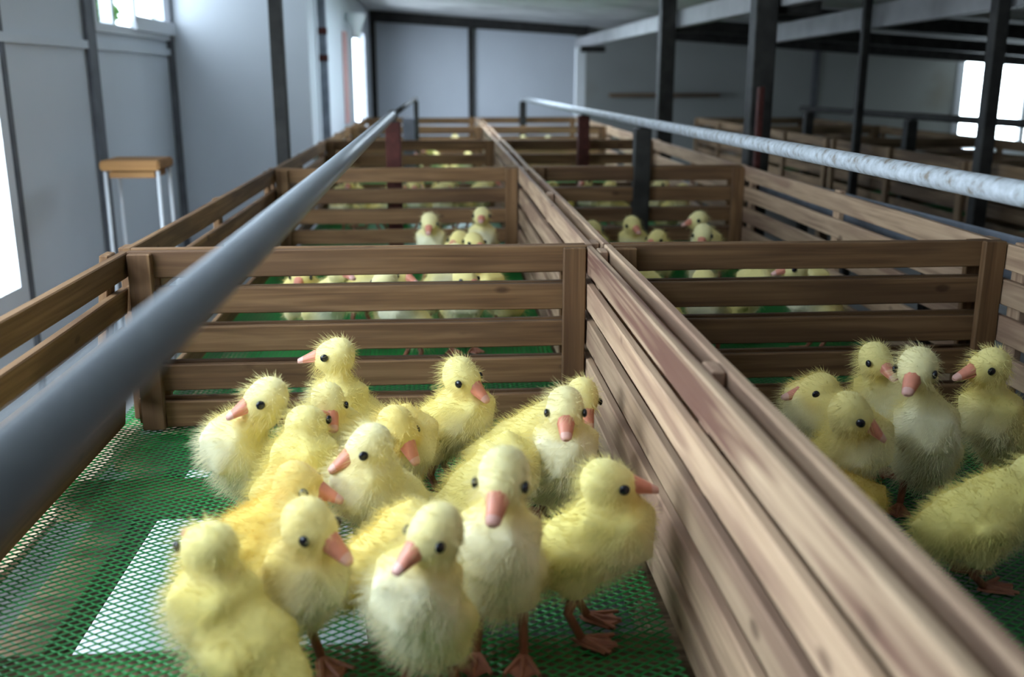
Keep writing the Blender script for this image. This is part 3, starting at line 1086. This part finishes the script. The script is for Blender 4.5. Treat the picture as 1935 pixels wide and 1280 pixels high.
def gosling(loc, body_az, pitch, head, head_az, head_p, label, s=1.0, head_s=1.0, hue=0.0, pale=0.3, zc=0.098, fat=1.0, hairs=4200, hlen=0.010, group='goslings', step=0.0):
    """loc: ground point under the body; head: head centre in world space"""
    az = R(body_az)
    fw = Vector((math.cos(az), math.sin(az), 0))
    lf = Vector((-fw.y, fw.x, 0))
    axis = fw * math.cos(R(pitch)) + Vector((0, 0, 1)) * math.sin(R(pitch))
    B0 = basis(axis)
    bc = Vector((0, 0, zc * s))
    hc = head - loc
    hd = Vector((math.cos(R(head_az)) * math.cos(R(head_p)), math.sin(R(head_az)) * math.cos(R(head_p)), math.sin(R(head_p))))
    BH = basis(hd)
    bm = bmesh.new()
    f = fat
    add_ell(bm, bc, (0.062 * s, 0.049 * s * f, 0.047 * s * f), B0)
    add_ell(bm, bc + axis * 0.030 * s, (0.043 * s, 0.0445 * s * f, 0.043 * s * f), B0)
    add_ell(bm, bc - axis * 0.040 * s - B0 @ Vector((0, 0, 0.004 * s)), (0.046 * s, 0.038 * s * f, 0.036 * s * f), B0)
    tail = B0 @ Vector((-0.088 * s, 0, 0.014 * s))
    for t in (0, 0.35, 0.7, 1.0):
        r = 0.026 * (1 - t) + 0.007 * t
        add_ell(bm, bc + (B0 @ Vector((-0.052 * s, 0, 0.004 * s))).lerp(tail, t), (r * s,) * 3, None, 1)
    for sg in (-1, 1):                          # thighs and stub wings
        add_ell(bm, bc + lf * (sg * 0.024 * s) + Vector((0, 0, -0.032 * s)) - fw * 0.006 * s, (0.024 * s, 0.019 * s, 0.026 * s), None)
        add_ell(bm, bc + B0 @ Vector((-0.004 * s, sg * 0.047 * s * f, 0.006 * s)), (0.030 * s, 0.0075 * s, 0.016 * s), B0 @ Matrix.Rotation(R(14), 3, 'Y'))
    # neck
    p0 = bc + axis * 0.040 * s + Vector((0, 0, 0.012 * s))
    p3 = hc - hd * 0.007 * s - BH @ Vector((0, 0, 0.012 * s * head_s))
    dist = (p3 - p0).length
    p1 = p0 + (axis * 0.6 + Vector((0, 0, 0.6))) * dist * 0.35
    p2 = p3 - (Vector((0, 0, 0.8)) + hd * 0.25) * dist * 0.35
    n = max(6, int(dist / (0.007 * s)))
    for i in range(n + 1):
        t = i / n
        q = p0 * (1 - t) ** 3 + p1 * 3 * t * (1 - t) ** 2 + p2 * 3 * t * t * (1 - t) + p3 * t ** 3
        r = (0.040 * (1 - t) ** 2.2 + 0.0165 + 0.002 * t) * s
        r = r if t < 0.6 else r * (1 + (t - 0.6) * 0.1)
        add_ell(bm, q, (r, r, r), None, 1)
    head_s = head_s * 1.07
    k = s * head_s
    add_ell(bm, hc, (0.032 * k, 0.0275 * k, 0.0275 * k), BH)
    add_ell(bm, hc + BH @ Vector((-0.006 * k, 0, 0.006 * k)), (0.027 * k, 0.0265 * k, 0.0255 * k), BH)
    add_ell(bm, hc + BH @ Vector((0.014 * k, 0, -0.005 * k)), (0.019 * k, 0.018 * k, 0.017 * k), BH)
    me0 = bpy.data.meshes.new('tmp')
    bm.to_mesh(me0)
    bm.free()
    tmp = bpy.data.objects.new('tmp', me0)
    C.objects.link(tmp)
    rm = tmp.modifiers.new('r', 'REMESH')
    rm.mode = 'VOXEL'
    rm.voxel_size = 0.0048
    sm_ = tmp.modifiers.new('s', 'SMOOTH')
    sm_.factor = 0.5
    sm_.iterations = 10
    dg = bpy.context.evaluated_depsgraph_get()
    me = bpy.data.meshes.new_from_object(tmp.evaluated_get(dg), preserve_all_data_layers=False, depsgraph=dg)
    bpy.data.objects.remove(tmp)
    bpy.data.meshes.remove(me0)
    me.name = 'gosling'
    me.materials.clear()
    me.materials.append(M['down'])
    for p in me.polygons:
        p.use_smooth = True
    root = bpy.data.objects.new('gosling', me)
    C.objects.link(root)
    root.location = loc
    # colour of the down: cream chest, belly and cheeks, yellow back and crown
    yellow = (0.87 - 0.02 * hue, 0.73 - 0.12 * hue, 0.24 - 0.10 * hue)
    gold = (0.80, 0.58 - 0.07 * hue, 0.14)
    cream = (0.93, 0.87, 0.61)
    cols = []
    wts = []
    eyes = [hc + BH @ (Vector((0.0125, sg * 0.0245, 0.005)) * k) for sg in (-1, 1)]
    bk = hc + hd * 0.030 * k
    for v in me.vertices:
        pb = B0.transposed() @ (v.co - bc) / s
        ph = BH.transposed() @ (v.co - hc) / k
        dh = (v.co - hc).length / k
        chest = sm(-0.01, 0.05, pb.x) * sm(0.035, -0.02, pb.z)
        belly = sm(0.0, -0.04, pb.z) * 0.7
        c = lerp3(yellow, cream, min(1, (chest + belly) * (0.45 + 0.55 * pale) + pale * 0.35))
        if dh < 0.045:
            ch = lerp3(lerp3(yellow, cream, 0.12 + pale * 0.5), gold, sm(0.0, 0.03, ph.x) * sm(0.02, -0.01, ph.z) * (0.5 - 0.4 * pale))
            c = lerp3(c, ch, sm(0.045, 0.032, dh))
        cols.append(c)
        de = min((v.co - e).length for e in eyes) / k
        db = (v.co - bk).length / k
        wts.append(0.0 if de < 0.0085 or db < 0.013 else 1.0)
    at = me.color_attributes.new('tint', 'BYTE_COLOR', 'CORNER')
    for i, lp in enumerate(me.loops):
        at.data[i].color = (*[x ** (1 / 1.0) for x in cols[lp.vertex_index]], 1)
    vg = root.vertex_groups.new(name='downy')
    for i, w in enumerate(wts):
        if w:
            vg.add([i], w, 'REPLACE')
    if hairs:
        md = root.modifiers.new('down', 'PARTICLE_SYSTEM')
        ps = md.particle_system
        ps.settings = fur(hairs, hlen)
        ps.seed = random.randint(0, 9999)
        ps.vertex_group_density = 'downy'
    head_mesh_parts(root, hc, BH, s, head_s)
    for sg in (-1, 1):
        st_ = step * sg
        hip = bc + lf * (sg * 0.024 * s) + Vector((0, 0, -0.045 * s)) - fw * 0.004 * s
        foot = lf * (sg * 0.027 * s) + fw * ((0.004 + st_) * s)
        foot.z = 0.0
        leg_parts(root, hip, foot, fw, s)
    return tag(root, label, 'gosling', group)


def place(bpx, hpx, body_az, pitch, head_az, head_p, label, zc=0.098, s=1.0, hz=None, lean=0.05, **kw):
    """body centre and head centre are sighted in the photograph; the body stands on the netting"""
    b = on_z(bpx[0], bpx[1], zc * s)
    loc = Vector((b.x, b.y, 0))
    fwd = Vector((math.cos(R(body_az)), math.sin(R(body_az)), 0))
    hy = b.y + fwd.y * lean * s
    h = on_y(hpx[0], hpx[1], hy)
    print('%-60s at %.2f %.2f head z %.3f' % (label[:60], loc.x, loc.y, h.z))
    return gosling(loc, body_az, pitch, h, head_az, head_p, label, s=s, zc=zc, **kw)


FG = 'goslings in the front pen under the grey rail'
RG = 'goslings in the front pen under the galvanised rail'
place((462, 1215), (395, 1040), 150, 32, 125, 5, 'gosling seen from behind at the lower edge, head turned away', group=FG, pale=0.15, s=1.0)
place((555, 1115), (585, 1000), 305, 35, 328, -22, 'gosling with a large dark eye looking down past its wing, before the orange-backed one', group=FG, pale=0.3, hue=0.4)
place((478, 885), (502, 757), 220, 48, 205, -12, 'upright gosling nearest the netting patch, pink beak pointing aside', group=FG, pale=0.55)
place((550, 932), (580, 805), 60, 38, 70, 5, 'gosling seen from behind, no face showing, in the middle of the huddle', group=FG, pale=0.2)
place((488, 1022), (565, 920), 15, 12, 350, -12, 'orange-backed crouching gosling with its head low', group=FG, pale=0.05, hue=1.0, zc=0.085)
place((632, 845), (620, 762), 265, 40, 285, -30, 'small-looking gosling facing the camera just below the tall one', group=FG, pale=0.35, head_s=0.9)
place((678, 795), (632, 675), 200, 38, 181, 0, 'tall gosling in profile with an orange beak against the slats', group=FG, pale=0.35)
place((735, 945), (697, 848), 210, 30, 200, -18, 'white-headed gosling with a white breast and coral beak', group=FG, pale=0.9)
place((750, 864), (748, 812), 300, 42, 318, -42, 'golden gosling behind the white-headed one, beak pointing steeply down', group=FG, pale=0.05, hue=0.5, lean=0.085)
place((838, 808), (872, 715), 335, 25, 322, -25, 'fluffy gosling standing alone before the end boards, legs visible', group=FG, pale=0.2, zc=0.108)
place((1062, 890), (1068, 775), 268, 50, 265, -22, 'grey-crowned gosling facing the camera beside the divider', group=FG, pale=0.75, head_s=0.95)
place((985, 845), (1100, 752), 355, 15, 285, -45, 'gosling peering down behind the grey-crowned one, back fluffed', group=FG, pale=0.2, head_s=0.9, fat=1.05)
place((945, 1075), (952, 905), 262, 52, 252, -28, 'tall pale gosling with a big pink beak and one orange leg showing', group=FG, pale=0.75, zc=0.11)
place((914, 926), (950, 895), 25, 20, 30, 0, 'fluffy round back of a gosling hidden behind the tall pale one', group=FG, pale=0.25, fat=0.98)
place((1100, 1035), (1150, 918), 345, 22, 0, -2, 'bright yellow gosling in profile against the divider, webbed feet visible', group=FG, pale=0.1, zc=0.108, hue=-0.3)
place((805, 1165), (822, 1012), 250, 52, 218, -20, 'upright gosling at the lower edge with a red-orange beak', group=FG, pale=0.55, head_s=0.95)
place((728, 1062), (800, 1010), 30, 15, 30, 0, 'yellow back of a gosling wedged between two others at the lower edge', s=0.92, group=FG, pale=0.15, hue=0.3)

place((1562, 805), (1545, 742), 200, 40, 181, -2, 'gosling behind the divider looking back with its crown ruffled', group=RG, pale=0.1, hue=0.3)
place((1588, 868), (1607, 785), 300, 42, 335, -28, 'gosling with its dark eye and beak bent low by the divider', group=RG, pale=0.15, hue=0.2, lean=0.075)
place((1648, 785), (1655, 683), 275, 45, 285, -15, 'slim gosling facing the camera before the dark end boards', group=RG, pale=0.2, head_s=0.92)
place((1748, 850), (1733, 700), 240, 50, 232, -18, 'tall gosling with a white breast standing apart', group=RG, pale=0.85)
place((1895, 815), (1868, 697), 205, 30, 186, -8, 'gosling in profile at the edge, beak towards the white-breasted one', group=RG, pale=0.1, zc=0.108)
place((1842, 985), (1960, 905), 8, 8, 0, -10, 'hunched gosling with a ruffled back at the edge of the sparser front pen', group=RG, pale=0.0, hue=-0.2, zc=0.085, fat=1.05)
place((1594, 945), (1540, 935), 200, 5, 200, -30, 'brownish crouching gosling half hidden by the divider', group=RG, pale=0.0, hue=0.8, zc=0.08, s=0.85)


def copy_tree(o, parent=None):
    c = o.copy()
    C.objects.link(c)
    if parent:
        c.parent = parent
    for ch in list(o.children):
        copy_tree(ch, c)
    return c


# ------------------------------------------------------------------ goslings of the farther pens
protos = []
for (haz, hp, pit, zc, hh, pl, hu) in ((0, -5, 40, 0.10, 0.205, 0.5, 0), (35, -12, 32, 0.10, 0.185, 0.25, 0.2), (-30, -10, 25, 0.098, 0.165, 0.2, 0.3), (0, -25, 45, 0.102, 0.20, 0.65, 0)):
    protos.append(gosling(Vector((0, 0, 0)), 0, pit, Vector((0.065, 0, hh)), haz, hp, 'x', hairs=1200, hlen=0.009, pale=pl, hue=hu, zc=zc))
proto_used = [False] * 4
ordn = ['first', 'second', 'third', 'fourth', 'fifth', 'sixth', 'seventh', 'eighth', 'ninth', 'tenth', 'eleventh', 'twelfth']


def relax(spots, bd):
    P = [list(a) for a in spots]
    for it in range(150):
        for i in range(len(P)):
            for j in range(i):
                dx, dy = P[i][0] - P[j][0], P[i][1] - P[j][1]
                d = math.hypot(dx, dy)
                if d < 0.17:
                    q = 0.5 * (0.17 - d)
                    sy = 1 if dy >= 0 else -1
                    P[i][1] += sy * q * 0.9
                    P[j][1] -= sy * q * 0.9
                    sx = 1 if dx >= 0 else -1
                    P[i][0] += sx * q * 0.15
                    P[j][0] -= sx * q * 0.15
            if bd:
                P[i][0] = min(max(P[i][0], bd[0] + 0.12), bd[1] - 0.12)
                P[i][1] = min(max(P[i][1], bd[2] + 0.13), bd[3] - 0.13)
    return P


def flock(spots, fmt, group, bounds=None):
    spots = relax(spots, bounds)
    spots = sorted(spots, key=lambda a: a[0] / a[1])
    n = len(spots)
    for i, (x, y, az, kind, *z) in enumerate(spots):
        o = protos[kind]
        if proto_used[kind]:
            o = copy_tree(o)
        proto_used[kind] = True
        o.location = (x, y, 0)
        o.rotation_euler = (0, 0, R(az))
        sc = z[0] if z else 1.0
        o.scale = (sc, sc, sc)
        tag(o, fmt % ordn[i], 'gosling', group)


def at(px, py, z):
    p = on_z(px, py, z)
    return p.x, p.y


rb_ = random.Random(5)
kinds = lambda: rb_.randrange(4)
S = []
for px_, py_, z in ((565, 528, 0.165), (615, 535, 0.16), (672, 530, 0.165), (742, 530, 0.165), (785, 532, 0.17), (822, 528, 0.17), (868, 532, 0.165), (930, 530, 0.165)):
    x, y = at(px_, py_, z)
    S.append((x, y + 0.05, rb_.uniform(200, 340), kinds(), 1.0))
for px_, py_, z, k_ in ((822, 440, 0.17, 3), (912, 408, 0.20, 0), (868, 452, 0.16, 2), (892, 470, 0.15, 1)):
    x, y = at(px_, py_, z)
    S.append((x, y, 265, k_, 1.0))
flock(S, 'gosling in the second pen under the grey rail, %s from its outer side', 'goslings in the second pen under the grey rail', (*XL, YB[1], YB[2]))
S = []
for px_, py_, z in ((1330, 535, 0.165), (1425, 533, 0.165), (1545, 533, 0.165), (1655, 532, 0.165), (1265, 540, 0.16)):
    x, y = at(px_, py_, z)
    S.append((x, y + 0.05, rb_.uniform(150, 380), kinds(), 1.0))
for px_, py_, z, k_ in ((1215, 430, 0.185, 1), (1250, 456, 0.155, 2), (1310, 456, 0.16, 3), (1350, 422, 0.195, 0), (1128, 432, 0.18, 1)):
    x, y = at(px_, py_, z)
    S.append((x, y, 250 if px_ != 1350 else 200, k_, 1.0))
flock(S, 'gosling in the second pen under the galvanised rail, %s from the divider', 'goslings in the second pen under the galvanised rail', (*XR, YB[1], YB[2]))
S = []
for px_, py_, z in ((652, 350, 0.18), (684, 388, 0.10), (712, 350, 0.19), (775, 349, 0.185), (800, 352, 0.18), (826, 352, 0.18), (870, 356, 0.175), (920, 354, 0.18), (660, 388, 0.12), (850, 388, 0.11)):
    x, y = at(px_, py_, z)
    S.append((x, y, rb_.uniform(200, 340), kinds(), 1.05))
flock(S, 'gosling in the third pen under the grey rail, %s from its outer side', 'goslings in the third pen under the grey rail', (*XL, YB[2], YB[3]))
S = []
for px_, py_, z in ((1060, 353, 0.18), (1118, 355, 0.18), (1140, 356, 0.17), (1170, 398, 0.11), (1232, 400, 0.10), (1255, 400, 0.10)):
    x, y = at(px_, py_, z)
    S.append((x, y, rb_.uniform(180, 360), kinds(), 1.05))
flock(S, 'gosling in the third pen under the galvanised rail, %s from the divider', 'goslings in the third pen under the galvanised rail', (*XR, YB[2], YB[3]))
S = []
for px_, py_, z in ((785, 288, 0.17), (833, 290, 0.17), (862, 290, 0.18)):
    x, y = at(px_, py_, z)
    S.append((x, y, rb_.uniform(200, 340), kinds(), 1.0))
flock(S, 'gosling in the fourth pen under the grey rail, %s from its outer side', 'goslings in the fourth pen under the grey rail', (*XL, YB[3], YB[4]))
x, y = at(862, 262, 0.20)
flock([(x, y, 260, 0, 1.0)], 'lone gosling in the last pen under the grey rail, the %s one seen there', 'goslings in the last pens', (*XL, YB[4], YB[5]))
S = []
for px_, py_, z in ((990, 264, 0.20), (1036, 265, 0.20)):
    x, y = at(px_, py_, z)
    S.append((x, y, 260, 3, 1.0))
flock(S, 'pale gosling head in the last pen under the galvanised rail, %s from the divider', 'goslings in the last pens', (*XR, YB[4], YB[5]))
